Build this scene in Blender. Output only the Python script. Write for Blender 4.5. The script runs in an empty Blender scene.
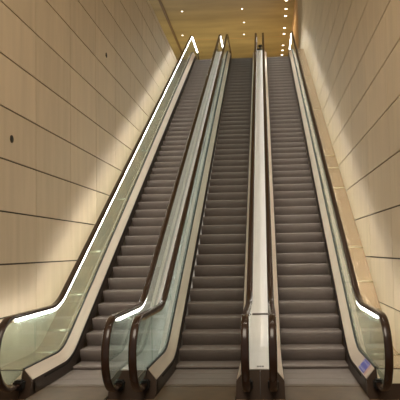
import bpy, bmesh, math, random
from mathutils import Vector, Matrix
random.seed(4)
sc = bpy.context.scene
COL = sc.collection
EYE = 1.76
TOPZ = 8.38 + EYE

# ------------------------------------------------------------ camera
# vanishing points measured on the photograph give the rotation
PX, PY, FPX = 225.0, 219.0, 622.0
F = Vector((266 - PX, 250 - PY, FPX)).normalized()
I = Vector((259 - PX, -98 - PY, FPX)).normalized()
U = (I - I.dot(F) * F).normalized()
R = -(U.cross(F))
if R.x < 0: R = -R
# camera axes (x right, y up, z back) expressed in world coordinates
M = Matrix(((R.x, -R.y, -R.z), (F.x, -F.y, -F.z), (U.x, -U.y, -U.z)))
cam = bpy.data.cameras.new('camera')
cam.sensor_width = 36; cam.sensor_fit = 'HORIZONTAL'
cam.lens = FPX / 400 * 36
cam.shift_x = (200 - PX) / 400
cam.shift_y = (PY - 200) / 400
co = bpy.data.objects.new('camera', cam); COL.objects.link(co)
co.matrix_world = Matrix.Translation((0, 0, EYE)) @ M.to_4x4()
sc.camera = co

# ------------------------------------------------------------ light
w = bpy.data.worlds.new('world'); sc.world = w; w.use_nodes = True
w.node_tree.nodes['Background'].inputs[0].default_value = (1.0, 0.89, 0.73, 1)
w.node_tree.nodes['Background'].inputs[1].default_value = 0.29

def area(name, loc, size, power, col, target):
    l = bpy.data.lights.new(name, 'AREA'); l.shape = 'RECTANGLE'
    l.size, l.size_y = size; l.energy = power; l.color = col
    o = bpy.data.objects.new(name, l); COL.objects.link(o)
    o.location = loc
    o.rotation_euler = (Vector(target) - Vector(loc)).to_track_quat('-Z', 'Y').to_euler()
    return o
area('hall_fill_light', (-1.0, 3.5, 9.0), (4.5, 4), 400, (1, .87, .70), (-0.8, 9.5, 1.5))  # unseen fill lamp added in mid-air to light the lower hall

area('lobby_ceiling_fill', (-3.5, 38, TOPZ + .6), (9, 5), 230, (1, .86, .62), (-3.5, 38, 20))  # unseen fill added above the upper floor to brighten the ceiling
# row of ceiling spots over the shaft, continuing the downlights seen at the top
for k in range(9):
    for x, e in ((1.0, 200), (-2.4, 60)):
        l = bpy.data.lights.new('shaft_spot', 'SPOT'); l.energy = e; l.color = (1, .88, .70)
        l.spot_size = math.radians(64); l.spot_blend = .8; l.shadow_soft_size = .12
        o = bpy.data.objects.new('shaft_spot', l); COL.objects.link(o); o.location = (x, 9.5 + 2.0 * k, 14.7)

sc.view_settings.view_transform = 'Standard'
sc.view_settings.look = 'None'
sc.view_settings.gamma = 1.0
sc.view_settings.exposure = 0.08
sc.view_settings.use_curve_mapping = False

# ------------------------------------------------------------ materials
def mat(name, col, rough=.6, metal=0., spec=None, noise=None, bump=None, emit=None, stretch=(1, 1, 1), var=.12):
    m = bpy.data.materials.new(name); m.use_nodes = True
    nt = m.node_tree; b = nt.nodes['Principled BSDF']
    b.inputs['Base Color'].default_value = (*col, 1)
    b.inputs['Roughness'].default_value = rough
    b.inputs['Metallic'].default_value = metal
    if spec is not None: b.inputs['Specular IOR Level'].default_value = spec
    if noise or bump:
        tc = nt.nodes.new('ShaderNodeTexCoord')
        mp = nt.nodes.new('ShaderNodeMapping'); mp.inputs['Scale'].default_value = stretch
        nt.links.new(tc.outputs['Object'], mp.inputs['Vector'])
        n = nt.nodes.new('ShaderNodeTexNoise'); n.inputs['Scale'].default_value = noise or bump[0]
        n.inputs['Detail'].default_value = 6
        nt.links.new(mp.outputs[0], n.inputs['Vector'])
        if noise:
            r = nt.nodes.new('ShaderNodeValToRGB')
            r.color_ramp.elements[0].position = .3; r.color_ramp.elements[1].position = .7
            r.color_ramp.elements[0].color = (*[c * (1 - var) for c in col], 1)
            r.color_ramp.elements[1].color = (*[min(1, c * (1 + var)) for c in col], 1)
            nt.links.new(n.outputs['Fac'], r.inputs['Fac'])
            nt.links.new(r.outputs['Color'], b.inputs['Base Color'])
        if bump:
            bp = nt.nodes.new('ShaderNodeBump'); bp.inputs['Strength'].default_value = bump[1]
            bp.inputs['Distance'].default_value = .01
            nt.links.new(n.outputs['Fac'], bp.inputs['Height'])
            nt.links.new(bp.outputs['Normal'], b.inputs['Normal'])
    if emit:
        b.inputs['Emission Color'].default_value = (*emit[0], 1)
        b.inputs['Emission Strength'].default_value = emit[1]
    return m

def stone_material(name, base, py, pz, y0, z0):
    """limestone slabs: each slab its own tone, soft vertical veining"""
    m = bpy.data.materials.new(name); m.use_nodes = True
    nt = m.node_tree; N = nt.nodes.new; L = nt.links.new; b = nt.nodes['Principled BSDF']
    b.inputs['Roughness'].default_value = .55
    b.inputs['Specular IOR Level'].default_value = .3
    tc = N('ShaderNodeTexCoord'); sep = N('ShaderNodeSeparateXYZ'); L(tc.outputs['Object'], sep.inputs[0])
    def mth(op, a, v):
        q = N('ShaderNodeMath'); q.operation = op; L(a, q.inputs[0])
        if v is not None: q.inputs[1].default_value = v
        return q.outputs[0]
    fy = mth('FLOOR', mth('DIVIDE', mth('SUBTRACT', sep.outputs['Y'], y0), py), None)
    fz = mth('FLOOR', mth('DIVIDE', mth('SUBTRACT', sep.outputs['Z'], z0), pz), None)
    cb = N('ShaderNodeCombineXYZ'); L(fy, cb.inputs[1]); L(fz, cb.inputs[2])
    wn = N('ShaderNodeTexWhiteNoise'); L(cb.outputs[0], wn.inputs['Vector'])
    mp = N('ShaderNodeMapping'); mp.inputs['Scale'].default_value = (1, 5, .6); L(tc.outputs['Object'], mp.inputs[0])
    off = N('ShaderNodeVectorMath'); off.operation = 'ADD'; L(mp.outputs[0], off.inputs[0]); L(wn.outputs['Color'], off.inputs[1])
    no = N('ShaderNodeTexNoise'); no.inputs['Scale'].default_value = 1.1; no.inputs['Detail'].default_value = 7
    L(off.outputs[0], no.inputs['Vector'])
    a = mth('MULTIPLY', wn.outputs['Value'], .12)
    c = mth('MULTIPLY', no.outputs['Fac'], .34)
    s = N('ShaderNodeMath'); s.operation = 'ADD'; L(a, s.inputs[0]); L(c, s.inputs[1])
    s2 = mth('ADD', s.outputs[0], .77)
    vm = N('ShaderNodeVectorMath'); vm.operation = 'SCALE'; vm.inputs[0].default_value = base
    L(s2, vm.inputs['Scale']); L(vm.outputs[0], b.inputs['Base Color'])
    return m

STEP_Y, STEP_Z = .3516, .203
JZ0, JZ = 1.63 % .69, .69
JRZ0, JRZ = 1.613 % .712, .712
m_stoneL = stone_material('limestone', (.56, .45, .31), 1.66, JZ, 9.03 - 1.66 * 5, JZ0)
m_stoneR = stone_material('limestone_right', (.56, .45, .31), 1.85, JRZ, 8.93 - 1.85 * 4, JRZ0)
m_joint = mat('joint_mortar', (.06, .045, .03), .9, noise=20)
m_gold = mat('gold_wood_ceiling', (.36, .285, .125), .38, noise=.55, stretch=(.5, 2.2, 1), var=.22)
m_goldd = mat('dark_wood_beam', (.16, .10, .04), .5, noise=.6)
m_tan = mat('tan_wood_wall', (.60, .36, .15), .5, noise=.7)
m_floor = mat('brown_stone_floor', (.20, .12, .07), .25, noise=2.5, var=.25)
m_ufloor = mat('upper_floor_stone', (.5, .38, .24), .35, noise=2)
m_base = mat('cream_baseboard', (.75, .65, .48), .5, noise=3)
m_rubber = mat('handrail_rubber', (.034, .016, .010), .2, noise=8, spec=.5)
m_black = mat('black_rubber', (.012, .011, .010), .6, noise=8, spec=.25)
m_deck = mat('brushed_steel_deck', (.76, .63, .52), .36, .45, noise=3, stretch=(8, .4, 1), var=.06)
m_white = mat('pale_steel_cover', (.68, .62, .585), .34, .4, noise=2, stretch=(8, .3, 1), var=.05)
m_bronze = mat('bronze_cladding', (.60, .47, .33), .2, .8, noise=2, stretch=(40, 1, 1), var=.06, bump=(3, .6))
m_glint = mat('pale_bronze_glint', (.95, .82, .60), .25, .7, noise=3)  # pale tone for the lamp glints shaped onto the cladding
m_skirt = mat('dark_skirt_steel', (.05, .034, .024), .4, .6, noise=4)
m_front = mat('brown_steel_front', (.06, .036, .024), .35, .6, noise=3, var=.2)
m_comb = mat('comb_aluminium', (.16, .12, .09), .42, .5, noise=6)
m_plate = mat('landing_plate_metal', (.11, .073, .042), .5, .2, noise=5, var=.2)
m_gasket = mat('glass_gasket', (.02, .02, .018), .6, noise=9)
m_clamp = mat('glass_edge_trim', (.74, .60, .36), .25, .7, noise=6)
m_led = mat('lit_strip', (1, .97, .9), .5, emit=((1, .96, .88), 9.0))
m_led_bright = mat('bright_lit_strip', (1, .97, .9), .5, emit=((1, .97, .90), 18.0))
m_lamp = mat('lit_downlight', (1, .95, .85), .5, emit=((1, .90, .70), 6.0))
m_ring = mat('downlight_ring', (.6, .5, .35), .35, .6, noise=9)
m_blue = mat('blue_sticker_print', (.08, .09, .42), .4, noise=20)
m_stw = mat('white_sticker_print', (.75, .72, .75), .4, noise=20)
m_pink = mat('pink_sticker_print', (.62, .38, .34), .4, noise=20)

def step_material():
    m = mat('ribbed_step_metal', (.225, .175, .15), .5, .35)
    nt = m.node_tree; N = nt.nodes.new; L = nt.links.new; b = nt.nodes['Principled BSDF']
    tc = N('ShaderNodeTexCoord')
    wv = N('ShaderNodeTexWave'); wv.bands_direction = 'X'; wv.inputs['Scale'].default_value = 30
    L(tc.outputs['Object'], wv.inputs['Vector'])
    bp = N('ShaderNodeBump'); bp.inputs['Strength'].default_value = .5; bp.inputs['Distance'].default_value = .004
    L(wv.outputs['Fac'], bp.inputs['Height']); L(bp.outputs['Normal'], b.inputs['Normal'])
    no = N('ShaderNodeTexNoise'); no.inputs['Scale'].default_value = 5; L(tc.outputs['Object'], no.inputs['Vector'])
    r = N('ShaderNodeValToRGB'); r.color_ramp.elements[0].color = (.20, .165, .148, 1); r.color_ramp.elements[1].color = (.265, .22, .197, 1)
    L(no.outputs['Fac'], r.inputs['Fac']); L(r.outputs['Color'], b.inputs['Base Color'])
    return m
m_step = step_material()

def glass_material():
    m = bpy.data.materials.new('tempered_green_glass'); m.use_nodes = True
    nt = m.node_tree; N = nt.nodes.new; L = nt.links.new
    nt.nodes.remove(nt.nodes['Principled BSDF']); out = nt.nodes['Material Output']
    tr = N('ShaderNodeBsdfTransparent'); tr.inputs[0].default_value = (.86, .94, .94, 1)
    gl = N('ShaderNodeBsdfGlossy'); gl.inputs['Roughness'].default_value = .03; gl.inputs[0].default_value = (1, 1, 1, 1)
    df = N('ShaderNodeBsdfDiffuse'); df.inputs[0].default_value = (.62, .72, .66, 1)
    fr = N('ShaderNodeFresnel'); fr.inputs['IOR'].default_value = 1.5
    no = N('ShaderNodeTexNoise'); no.inputs['Scale'].default_value = 1.2; tc = N('ShaderNodeTexCoord'); L(tc.outputs['Object'], no.inputs['Vector'])
    ml = N('ShaderNodeMath'); ml.operation = 'MULTIPLY'; ml.inputs[1].default_value = .26; L(no.outputs['Fac'], ml.inputs[0])
    m1 = N('ShaderNodeMixShader'); L(ml.outputs[0], m1.inputs[0]); L(tr.outputs[0], m1.inputs[1]); L(df.outputs[0], m1.inputs[2])
    m2 = N('ShaderNodeMixShader'); ge = N('ShaderNodeNewGeometry'); iv = N('ShaderNodeMath'); iv.operation = 'SUBTRACT'; iv.inputs[0].default_value = 1; L(ge.outputs['Backfacing'], iv.inputs[1])
    fm = N('ShaderNodeMath'); fm.operation = 'MULTIPLY'; L(fr.outputs[0], fm.inputs[0]); L(iv.outputs[0], fm.inputs[1]); L(fm.outputs[0], m2.inputs[0]); L(m1.outputs[0], m2.inputs[1]); L(gl.outputs[0], m2.inputs[2])
    L(m2.outputs[0], out.inputs['Surface'])
    return m
m_glass = glass_material()

# ------------------------------------------------------------ helpers
def obj(name, bm, m, parent=None, smooth=False):
    me = bpy.data.meshes.new(name)
    bmesh.ops.recalc_face_normals(bm, faces=bm.faces)
    bm.to_mesh(me); bm.free(); me.materials.append(m)
    if smooth:
        for p in me.polygons: p.use_smooth = True
    o = bpy.data.objects.new(name, me); COL.objects.link(o)
    if parent: o.parent = parent
    return o
def box(bm, x0, x1, y0, y1, z0, z1, bev=0):
    vs = [bm.verts.new((x, y, z)) for x in (x0, x1) for y in (y0, y1) for z in (z0, z1)]
    fs = [bm.faces.new([vs[i] for i in f]) for f in ((0, 1, 3, 2), (4, 6, 7, 5), (0, 4, 5, 1), (2, 3, 7, 6), (0, 2, 6, 4), (1, 5, 7, 3))]
    if bev:
        es = list({e for f in fs for e in f.edges})
        bmesh.ops.bevel(bm, geom=es, offset=bev, segments=2, affect='EDGES')
def prism(bm, pts, x0, x1):
    """polygon given in (y, z), extruded along x"""
    a = [bm.verts.new((x0, y, z)) for y, z in pts]; b = [bm.verts.new((x1, y, z)) for y, z in pts]
    n = len(pts)
    bm.faces.new(a); bm.faces.new(list(reversed(b)))
    for i in range(n): bm.faces.new((a[i], a[(i + 1) % n], b[(i + 1) % n], b[i]))
def sweep(bm, path, sec, closed_ends=True):
    """path: (y, z) list; sec: closed section of (x, n), n along the path's left normal"""
    rings = []
    for i, p in enumerate(path):
        a = path[max(0, i - 1)]; c = path[min(len(path) - 1, i + 1)]
        ty, tz = c[0] - a[0], c[1] - a[1]; l = math.hypot(ty, tz) or 1; ty /= l; tz /= l
        ny, nz = -tz, ty
        rings.append([bm.verts.new((x, p[0] + ny * n, p[1] + nz * n)) for x, n in sec])
    k = len(sec)
    for r, s in zip(rings, rings[1:]):
        for j in range(k): bm.faces.new((r[j], r[(j + 1) % k], s[(j + 1) % k], s[j]))
    if closed_ends:
        bm.faces.new(rings[0]); bm.faces.new(list(reversed(rings[-1])))
def cyl(bm, c, r, h, axis='Z', n=20):
    rot = {'Z': Matrix(), 'X': Matrix.Rotation(math.pi / 2, 4, 'Y'), 'Y': Matrix.Rotation(math.pi / 2, 4, 'X')}[axis]
    bmesh.ops.create_cone(bm, cap_ends=True, segments=n, radius1=r, radius2=r, depth=h, matrix=Matrix.Translation(c) @ rot)
def tag(o, label, cat, group=None):
    o['label'] = label; o['category'] = cat
    if group: o['group'] = group
    return o
def thing(name, label, cat, loc, group=None):
    o = bpy.data.objects.new(name, None); COL.objects.link(o); o.location = loc; o.empty_display_size = .2
    return tag(o, label, cat, group)
def struct(name, bm, m):
    o = obj(name, bm, m); o['kind'] = 'structure'; return o

# ------------------------------------------------------------ profile of an escalator, in (y, z)
T = math.tan(math.radians(30))
TOP = 8.38 + EYE                      # upper floor level
def fillet(p0, p1, p2, r, n=14):
    a = (Vector(p0) - Vector(p1)).normalized(); b = (Vector(p2) - Vector(p1)).normalized()
    ang = math.acos(max(-1, min(1, a.dot(b)))); d = r / math.tan(ang / 2)
    s = Vector(p1) + a * d; e = Vector(p1) + b * d
    c = Vector(p1) + (a + b).normalized() * (r / math.sin(ang / 2))
    out = []
    a0 = math.atan2(s.y - c.y, s.x - c.x); a1 = math.atan2(e.y - c.y, e.x - c.x)
    da = (a1 - a0 + math.pi) % (2 * math.pi) - math.pi
    for i in range(n + 1):
        t = a0 + da * i / n; out.append((c.x + r * math.cos(t), c.y + r * math.sin(t)))
    return out
def incline(b, hlow, htop, y0, y1, r=1.2):
    """level at hlow, 30 degree slope z = b + EYE + T*y, level at TOP+htop"""
    B = b + EYE
    ya = (hlow - B) / T; yb = (TOP + htop - B) / T
    A = (y0, hlow); P = (ya, hlow); Q = (yb, TOP + htop); E_ = (y1, TOP + htop)
    return [A] + fillet(A, P, Q, r) + fillet(P, Q, E_, r) + [E_]
def zat(path, y):
    for a, b in zip(path, path[1:]):
        if a[0] <= y <= b[0]: return a[1] + (b[1] - a[1]) * (y - a[0]) / max(1e-9, b[0] - a[0])
    return path[-1][1] if y > path[-1][0] else path[0][1]
Y0 = 6.83                              # y of the escalators' origin
NR = .4175
rail_mid = incline(-5.895, 1.005, 1.005, 7.25, 28.75)
def arc(cy, cz, r, a0, a1, n=18): return [(cy + r * math.cos(math.radians(a0 + (a1 - a0) * i / n)), cz + r * math.sin(math.radians(a0 + (a1 - a0) * i / n))) for i in range(n + 1)]
rail = [(7.56, 1.005 - 2 * NR)] + arc(7.25, 1.005 - NR, NR, 270, 90)[:-1] + rail_mid + \
       arc(28.75, TOP + 1.005 - NR, NR, 90, -90)[1:] + [(28.5, TOP + 1.005 - 2 * NR)]
deck = incline(-6.67, .33, .33, 7.6, 28.4, 1.15)
rel = lambda pts: [(y - Y0, z) for y, z in pts]
RO = .62                              # handrail centre from the escalator's centre line
HALF = .48

def sub_path(path, ya, yb):
    return [(ya, zat(path, ya))] + [p for p in path if ya + 1e-4 < p[0] < yb - 1e-4] + [(yb, zat(path, yb))]

# ------------------------------------------------------------ setting
XL, XR = -3.4, 1.78
LT = 7.65 + EYE                       # top of the left wall
CEIL = 13.1 + EYE
def slab_wall(name, x, side, ys, py, ztop, yend, m, JZ0, JZ):
    """stone slabs standing 2 cm proud of a dark backing, open joints between"""
    bm = bmesh.new()
    y = ys
    while y < yend - .01:
        z = JZ0 - JZ
        while z < ztop - .01:
            za, zb = max(z, 0.0), min(z + JZ, ztop)
            ya, yb = y, min(y + py, yend)
            x0, x1 = (x - .02, x) if side < 0 else (x, x + .02)
            box(bm, x0, x1, ya + .006, yb - .006, za + .011, zb - .011)
            z += JZ
        y += py
    return bm
bm = slab_wall('wall_left', XL, -1, 9.03 - 1.66 * 3, 1.66, LT, 26.2, m_stoneL, JZ0, JZ)
wl = struct('wall_left', bm, m_stoneL)
bm = bmesh.new(); box(bm, XL - .35, XL - .02, 4.05, 26.2, -.02, LT - .004)
b = struct('wall_left_backing', bm, m_joint); b.parent = wl
bm = slab_wall('wall_right', XR, 1, 8.93 - 1.85 * 2, 1.85, CEIL, 30, m_stoneR, JRZ0, JRZ)
wr = struct('wall_right', bm, m_stoneR)
bm = bmesh.new(); box(bm, XR + .02, XR + .3, 5.23, 30, -.02, CEIL)
b = struct('wall_right_backing', bm, m_joint); b.parent = wr
bm = bmesh.new(); box(bm, XR, XR + .3, 30, 46, TOP, CEIL); struct('wall_lobby_right', bm, m_tan)
bm = bmesh.new(); box(bm, -14, XR + .3, 46, 46.3, TOP, CEIL); struct('wall_lobby_back', bm, m_gold)
bm = bmesh.new(); box(bm, -14, XR + .3, 4, 46.3, CEIL, CEIL + .2); struct('ceiling', bm, m_gold)
bm = bmesh.new(); box(bm, -5.33, -5.2, 24, 46, CEIL - .06, CEIL + .01); struct('trim_1', bm, m_goldd)
bm = bmesh.new(); box(bm, -5.2, XR, 37.8, 37.83, CEIL - .006, CEIL + .01); struct('trim_2', bm, m_tan)
bm = bmesh.new(); box(bm, XL - .35, XR + .3, 1.0, 30, -.3, 0); struct('floor', bm, m_floor)
bm = bmesh.new(); box(bm, -14, XR, 29.2, 46, TOP - .4, TOP); struct('floor_upper', bm, m_ufloor)
bm = bmesh.new(); box(bm, XR - .025, XR, 5, 7.6, 0, .13, .004); struct('baseboard_right', bm, m_base)
bm = bmesh.new(); box(bm, XL, XL + .025, 4.05, 7.6, 0, .13, .004); struct('baseboard_left', bm, m_base)

# ------------------------------------------------------------ escalator
def make_escalator(label, cx, outer=0):
    t = thing('escalator', label, 'escalator', (cx, Y0, 0), 'escalators side by side')
    # steps: index 0 is the last riser before the flat run at the bottom
    def profile(rise):
        z = -rise
        pts = [(0.0, 0.0), (-.006, -.006), (-.008, -.02)]
        for i in range(1, 6):          # concave riser
            u = i / 5; pts.append((-.008 + .085 * u ** 1.7, -.02 + (z + .02) * u))
        pts += [(.11, z), (.11, -.035), (STEP_Y + .09, -.035), (STEP_Y + .09, 0.0)]
        return pts
    def step_mesh(rise):
        bm = bmesh.new(); prism(bm, profile(rise), -HALF, HALF); return bm
    ny0, nz0 = 9.17, EYE - 1.68
    proto = None
    n = 0
    while True:
        y = ny0 + STEP_Y * n
        z = nz0 if n == 0 else (EYE - 1.49) + STEP_Z * (n - 1)
        if z > TOP - .02: break
        if n <= 1:
            o = obj('step', step_mesh(z - (0 if n == 0 else nz0)), m_step, t)
        elif proto is None:
            o = proto = obj('step', step_mesh(STEP_Z), m_step, t)
        else:
            o = proto.copy(); COL.objects.link(o); o.parent = t
        o.location = (0, y - Y0, z)
        n += 1
    for k in range(2):                 # top: level steps
        bm = bmesh.new(); prism(bm, [(0, 0), (0, -.15), (STEP_Y - .006, -.15), (STEP_Y - .006, 0)], -HALF, HALF)
        o = obj('step', bm, m_step, t); o.location = (0, y + k * STEP_Y - Y0, TOP)
    yt = y + 2 * STEP_Y
    yy = ny0
    for k in range(3):                 # bottom: level steps
        bm = bmesh.new(); prism(bm, [(0, .004), (0, .03), (STEP_Y - .006, .03), (STEP_Y - .006, .004)], -HALF, HALF)
        o = obj('step', bm, m_step, t); o.location = (0, yy - (k + 1) * STEP_Y - Y0 + .03, .001)
    # comb and landing plates
    for nm, ya, yb, z in (('bottom', 8.0, 8.18, .036), ('top', yt - .05, yt + .13, TOP + .01)):
        bm = bmesh.new(); s = 1 if nm == 'bottom' else -1
        yc = ya if s > 0 else yb
        prism(bm, [(yc - Y0, z - .03), (yc - Y0, z), (yc + s * .12 - Y0, z)] if s > 0 else [(yc - Y0, z - .03), (yc - s * -.12 - Y0 - .24, z), (yc - Y0, z)], -HALF, HALF)
        for i in range(48):
            x = -HALF + .01 + i * .02
            if s > 0: prism(bm, [(yc + .115 - Y0, z - .02), (yc + .115 - Y0, z), (yc + .19 - Y0, z - .006)], x - .004, x + .004)
        obj('comb', bm, m_comb, t)
    bm = bmesh.new(); box(bm, -HALF, HALF, 6.6 - Y0, 7.99 - Y0, .001, .034, .003); obj('landing_plate', bm, m_plate, t)
    bm = bmesh.new(); box(bm, -HALF, HALF, yt + .13 - Y0, 29.2 - Y0, TOP - .03, TOP + .008, .003); obj('landing_plate', bm, m_plate, t)
    railsec = []
    for i in range(20):                # rounded flat oval, closed
        a = 2 * math.pi * i / 20
        railsec.append((.046 * math.copysign(abs(math.cos(a)) ** .7, math.cos(a)), .028 * math.copysign(abs(math.sin(a)) ** .8, math.sin(a))))
    joints = [8.02] + [9.85 + 1.9 * k for k in range(9)] + [28.0]
    for s in (-1, 1):
        X = s * RO
        bm = bmesh.new()
        p = rel(rail); sweep(bm, p, [(X + a, b_) for a, b_ in railsec]); obj('handrail', bm, m_rubber, t, True)
        # lit strip clipped under the handrail
        lp = rel([(7.42, rail_mid[0][1])] + [q for q in rail_mid[1:-1]] + [(28.7, rail_mid[-1][1])])
        bm = bmesh.new(); sweep(bm, lp, [(X - .026, -.030), (X + .026, -.030), (X + .026, -.060), (X - .026, -.060)])
        o = obj('light_strip', bm, m_led_bright if s == outer else m_led if outer else m_clamp, t)
        if outer: o['label'] = 'lit white strip under the handrail'
        # rail guide along the newel ends
        for ar in (arc(7.25, 1.005 - NR, NR - .036, 262, 92), arc(28.75, TOP + 1.005 - NR, NR - .036, 88, -82)):
            bm = bmesh.new(); sweep(bm, rel(ar), [(X - .024, -.014), (X + .024, -.014), (X + .024, .014), (X - .024, .014)]); obj('glass_edge_trim', bm, m_clamp, t)
        # glass panels
        ya_prev = None
        edges = joints
        def up(yj):                    # joint foot y -> joint head y
            if yj < 8.6: return yj
            if yj > 26.6 + .9: return yj
            return yj - .36
        def outline(ya, yb):
            lo = sub_path(deck, ya, yb)
            hi = sub_path(rail_mid, up(ya), up(yb))
            return [(y, z + .0) for y, z in lo] + [(y, z - .058) for y, z in reversed(hi)]
        bm = bmesh.new()
        first = [(7.6, .3), (8.02 - .004, .33), (8.02 - .004, 1.005 - .058)] + [(7.34, 1.005 - .058)] + [(y, z) for y, z in arc(7.25, 1.005 - NR, NR - .048, 95, 262)]
        prism(bm, rel(first), X - .006, X + .006); obj('glass_panel', bm, m_glass, t)
        for a, b_ in zip(edges, edges[1:]):
            bm = bmesh.new(); prism(bm, rel(outline(a + .004, b_ - .004)), X - .006, X + .006); obj('glass_panel', bm, m_glass, t)
        bm = bmesh.new()
        last = [(28.004, TOP + .33), (28.4, TOP + .33), (28.6, TOP + .25)] + arc(28.75, TOP + 1.005 - NR, NR - .048, -82, 85) + [(28.66, TOP + 1.005 - .058), (28.004, TOP + 1.005 - .058)]
        prism(bm, rel(last), X - .006, X + .006); obj('glass_panel', bm, m_glass, t)
        # gasket at the foot of the glass, sloping inner deck, skirt
        q = rel(deck)
        def sec(pts): return [(s * a, b_) for a, b_ in (pts if s > 0 else pts[::-1])]
        bm = bmesh.new(); sweep(bm, q, sec([(.588, -.005), (.612, -.005), (.612, .022), (.588, .022)])); obj('gasket', bm, m_gasket, t)
        bm = bmesh.new(); sweep(bm, q, sec([(.492, -.140), (.590, -.012), (.590, .006), (.486, -.122)])); obj('inner_deck', bm, m_deck, t)
        bm = bmesh.new(); sweep(bm, q, sec([(.484, -.116), (.484, -.34), (.494, -.34), (.494, -.13)])); obj('skirt_panel', bm, m_skirt, t)
        bm = bmesh.new(); sweep(bm, rel(sub_path(deck, 8.0, 28.2)), sec([(.478, -.150), (.478, -.170), (.485, -.170), (.485, -.150)])); obj('brush_guard', bm, m_black, t)
        # newel front: steel plate and the black mouth the handrail runs into
        for bot in (1, 0):
            bm = bmesh.new()
            def col(x, h):             # slanted front, top follows the sloping inner deck
                f = .14 * h / .315
                q = [(7.46, .002), (7.46 + f, h), (7.66, h), (7.66, .002)] if bot else [(28.54, TOP + .002), (28.54 - f, TOP + h), (28.34, TOP + h), (28.34, TOP + .002)]
                return [bm.verts.new((s * x, y - Y0, z)) for y, z in q]
            va, vb, vc = col(.484, .195), col(.592, .325), col(.612, .325)
            for p_, q_ in ((va, vb), (vb, vc)):
                for i in range(4): bm.faces.new((p_[i], p_[(i + 1) % 4], q_[(i + 1) % 4], q_[i]))
            bm.faces.new(va); bm.faces.new(vc)
            obj('newel_front', bm, m_front, t)
            bm = bmesh.new()
            c = (7.47 if bot else 28.53) - Y0; z = 1.005 - 2 * NR + (0 if bot else TOP)
            box(bm, X - .062, X + .062, c - .045, c + .1 if bot else c + .045, z - .06, z + .055, .02)
            obj('handrail_inlet', bm, m_black, t)
    return t
CX = (-2.417, -.872, .673)
make_escalator('leftmost of the three brown-stepped escalators, running up beside the left stone wall', CX[0], -1)
make_escalator('middle one of the three brown-stepped escalators, with another escalator on either side', CX[1])
e3 = make_escalator('rightmost of the three brown-stepped escalators, with a blue sticker at its lower right deck', CX[2], 1)

# ------------------------------------------------------------ covers between and beside the escalators
def seam_path(a, b_): return sub_path(deck, a, b_)
def cover(name, label, cat, xa, xb, m, segs, front=True, group=None, crown=.0, frontm=None):
    cx = (xa + xb) / 2
    t = thing(name, label, cat, (cx, Y0, 0), group)
    h = (xb - xa) / 2
    for a, b_ in zip(segs, segs[1:]):
        bm = bmesh.new(); sweep(bm, rel(sub_path(deck, a + .004, b_ - .004)), [(-h, -.04), (h, -.04), (h, -.004), (0, crown), (-h, -.004)]); obj('cover_panel', bm, m, t)
    if front:
        w_ = h
        for s0, s1 in ((-w_, -.003), (.003, w_)) if front == 2 else ((-w_, w_),):
            bm = bmesh.new(); prism(bm, rel([(7.44, .002), (7.585, .318), (7.68, .318), (7.68, .002)]), s0, s1); obj('front_plate', bm, m_front, t)
    if frontm is not None:
        for pts, mm, nm in (([(7.52, .17), (7.585, .318), (7.60, .318), (7.60, .17)], frontm, 'end_cap'),):
            bm = bmesh.new(); prism(bm, rel([(y - .012, z) for y, z in pts]), -h, h); obj(nm, bm, mm, t)
    return t
IN = .70
def gap(i): return CX[i] + .613, CX[i + 1] - .613
xa, xb = gap(0)
c1 = cover('escalator_cover', 'pale steel cover sloping up between the left and middle escalators', 'cover', xa, xb, m_white, [7.6, 9.9, 14, 18, 22, 28.4], 1)
xa, xb = gap(1)
c2 = cover('escalator_cover', 'pale steel cover sloping up between the middle and right escalators', 'cover', xa, xb, m_white, [7.6, 9.82, 28.4], 2)
c3 = cover('side_cladding', 'narrow bronze cladding strip between the left escalator and the left wall', 'cladding', XL + .003, CX[0] - .613, m_bronze, [7.62, 9.2, 10.6, 12.2, 13.8, 15.4, 17, 18.6, 20.2, 21.8, 23.4, 26.2], 1, frontm=m_base)
c4 = cover('side_cladding', 'wide bronze cladding strip between the right escalator and the right wall', 'cladding', CX[2] + .613, XR - .003, m_bronze, [7.62, 8.9, 9.7, 10.6, 12.0, 13.4, 14.6, 16.0, 17.6, 19.2, 20.8, 23, 26, 28.4], 1, frontm=m_base)

def glint_strips(t, ys):  # half-round strips standing in for lamp reflections in the wavy cladding
    hw = (XR - .003 - CX[2] - .613) / 2 if t is c4 else (CX[0] - .613 - XL - .003) / 2
    for y in ys:
        z = zat(deck, y); dz = zat(deck, y + .02) - zat(deck, y - .02); a = math.atan2(dz, .04)
        bm = bmesh.new()
        pts = [(.035 * math.cos(q), .011 * math.sin(q)) for q in [math.pi * i / 8 for i in range(9)]]
        pts = [(y - Y0 + u * math.cos(a) - v * math.sin(a), z + u * math.sin(a) + v * math.cos(a)) for u, v in pts]
        prism(bm, pts, -hw, hw); obj('glint_strip', bm, m_glint, t, True)
glint_strips(c3, (8.9, 9.5, 10.35, 11.6, 13.6, 16.2, 19.4))
glint_strips(c4, (8.6, 9.9, 10.6, 11.6, 13.9, 14.9, 15.6, 18.9, 22.3))

# black box at the head of the middle-right cover
bx_ = sum(gap(1)) / 2
t = thing('control_box', 'small black box at the head of the cover between middle and right escalators', 'box', (bx_ + .0, 27.0, TOP + .334))
bm = bmesh.new(); box(bm, -.10, .10, -.05, .05, 0, .14, .012); obj('box_body', bm, m_black, t)
bm = bmesh.new(); cyl(bm, (.02, 0, .165), .028, .06); obj('stem', bm, m_front, t)
bm = bmesh.new(); box(bm, -.065, .105, -.05, .05, .19, .30, .02); obj('box_head', bm, m_black, t)

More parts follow.
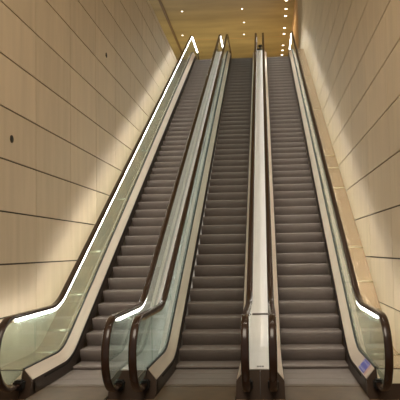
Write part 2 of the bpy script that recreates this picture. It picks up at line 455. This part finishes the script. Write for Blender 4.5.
# ------------------------------------------------------------ stickers
def sticker(parent_root, x0, x1, ya, yb, lift, m, name, slope_pts=None, label=None):
    """thin plate following the inner deck or cover between ya and yb"""
    bm = bmesh.new(); pa = rel(sub_path(deck, ya, yb))
    (xa_, na), (xb_, nb) = slope_pts
    sweep(bm, pa, [(xa_, na), (xb_, nb), (xb_, nb + lift), (xa_, na + lift)])
    o = obj(name, bm, m, parent_root)
    if label: o['label'] = label
    return o
# on the right inner deck of the rightmost escalator
def dn(x): return -.122 + (.128) * (x - .486) / (.590 - .486) + .001
s_ = sticker(e3, 0, 0, 7.86, 8.26, .003, m_blue, 'safety_sticker', ((.494, dn(.494)), (.583, dn(.583))), 'blue safety sticker with white pictograms')
for i in range(4):
    for j in range(2):
        xc = .513 + j * .05; yc = 7.91 + i * .10
        bm = bmesh.new()
        sweep(bm, rel(sub_path(deck, yc - .014, yc + .014)), [(xc - .008, dn(xc - .008) + .003), (xc + .008, dn(xc + .008) + .003), (xc + .008, dn(xc + .008) + .005), (xc - .008, dn(xc - .008) + .005)])
        obj('pictogram', bm, m_stw, s_)
sticker(e3, 0, 0, 7.76, 7.85, .003, m_pink, 'notice_label', ((.494, dn(.494)), (.583, dn(.583))), 'pale pink notice strip')
# small grey label on the cover between middle and right escalators
bm = bmesh.new(); z0 = .327
for k in range(3): box(bm, -.042 + k * .03, -.016 + k * .03, 7.70 - Y0, 7.80 - Y0, z0, z0 + .003)
o = obj('maker_label', bm, m_front, c2); o['label'] = 'small grey label'
bm = bmesh.new(); sweep(bm, rel(sub_path(deck, 9.80, 9.84)), [(-.135, -.006), (.135, -.006), (.135, .002), (-.135, .002)]); obj('seam_strip', bm, m_skirt, c2)

# ------------------------------------------------------------ wall holes
for (y, z, lab) in ((8.13, 1.76 + 1.555, 'small dark round wall hole nearer the camera, low on the left stone wall'),
                    (13.2, 1.76 + 4.31, 'small dark round wall hole further off, high on the left stone wall')):
    t = thing('wall_fixture', lab, 'wall fixture', (XL, y, z), 'dark round holes in the left wall')
    bm = bmesh.new(); cyl(bm, (.004, 0, 0), .052, .012, 'X'); obj('rim', bm, m_joint, t)
    bm = bmesh.new(); cyl(bm, (.008, 0, 0), .038, .012, 'X'); obj('socket', bm, m_black, t)

# ------------------------------------------------------------ downlights
def downlight(x, y, lab, grp, r0):
    t = thing('downlight', lab, 'ceiling light', (x, y, CEIL), grp)
    bm = bmesh.new(); cyl(bm, (0, 0, -.012), r0 * 1.4, .024); obj('ring', bm, m_ring, t)
    bm = bmesh.new(); cyl(bm, (0, 0, -.017), r0, .024); obj('lamp', bm, m_lamp, t)
    l = bpy.data.lights.new('downlight_beam', 'SPOT'); l.energy = 130; l.color = (1, .88, .68); l.spot_size = math.radians(95); l.spot_blend = .7; l.shadow_soft_size = .08
    lo = bpy.data.objects.new('downlight_beam', l); COL.objects.link(lo); lo.parent = t; lo.location = (0, 0, -.05)
D = lambda y: 12.5 * 622 / (250 - y)
rows = {'right': [(286.3, 0), (286, 8.5), (285.5, 15.5), (284.5, 27.5), (284, 33.5), (283, 45), (282.5, 50), (282, 54.5)],
        'middle': [(242, 8.5), (244, 22), (244, 34)], 'left': [(182, 11), (182.5, 35)]}
Mi = M
def pix_on_ceiling(px, py):
    d = Mi @ Vector((px - PX, -(py - PY), -FPX))
    return d * (13.1 / d.z)
for r_, pts in rows.items():
    for k, (px, py) in enumerate(pts):
        p = pix_on_ceiling(px, py)
        if r_ == 'right':
            lab = 'small ceiling downlight, %s from the camera in the row beside the right wall' % ('nearest second third fourth fifth sixth seventh farthest'.split()[k])
        elif r_ == 'middle':
            lab = ('nearest', 'middle', 'farthest')[k] + ' of three faint ceiling downlights above the middle escalator'
        else:
            lab = ('nearer', 'farther')[k] + ' of two lone ceiling downlights above the left escalator'
        downlight(p.x, p.y, lab, 'downlights of the %s row' % r_, .07 if r_ == 'right' else .045)
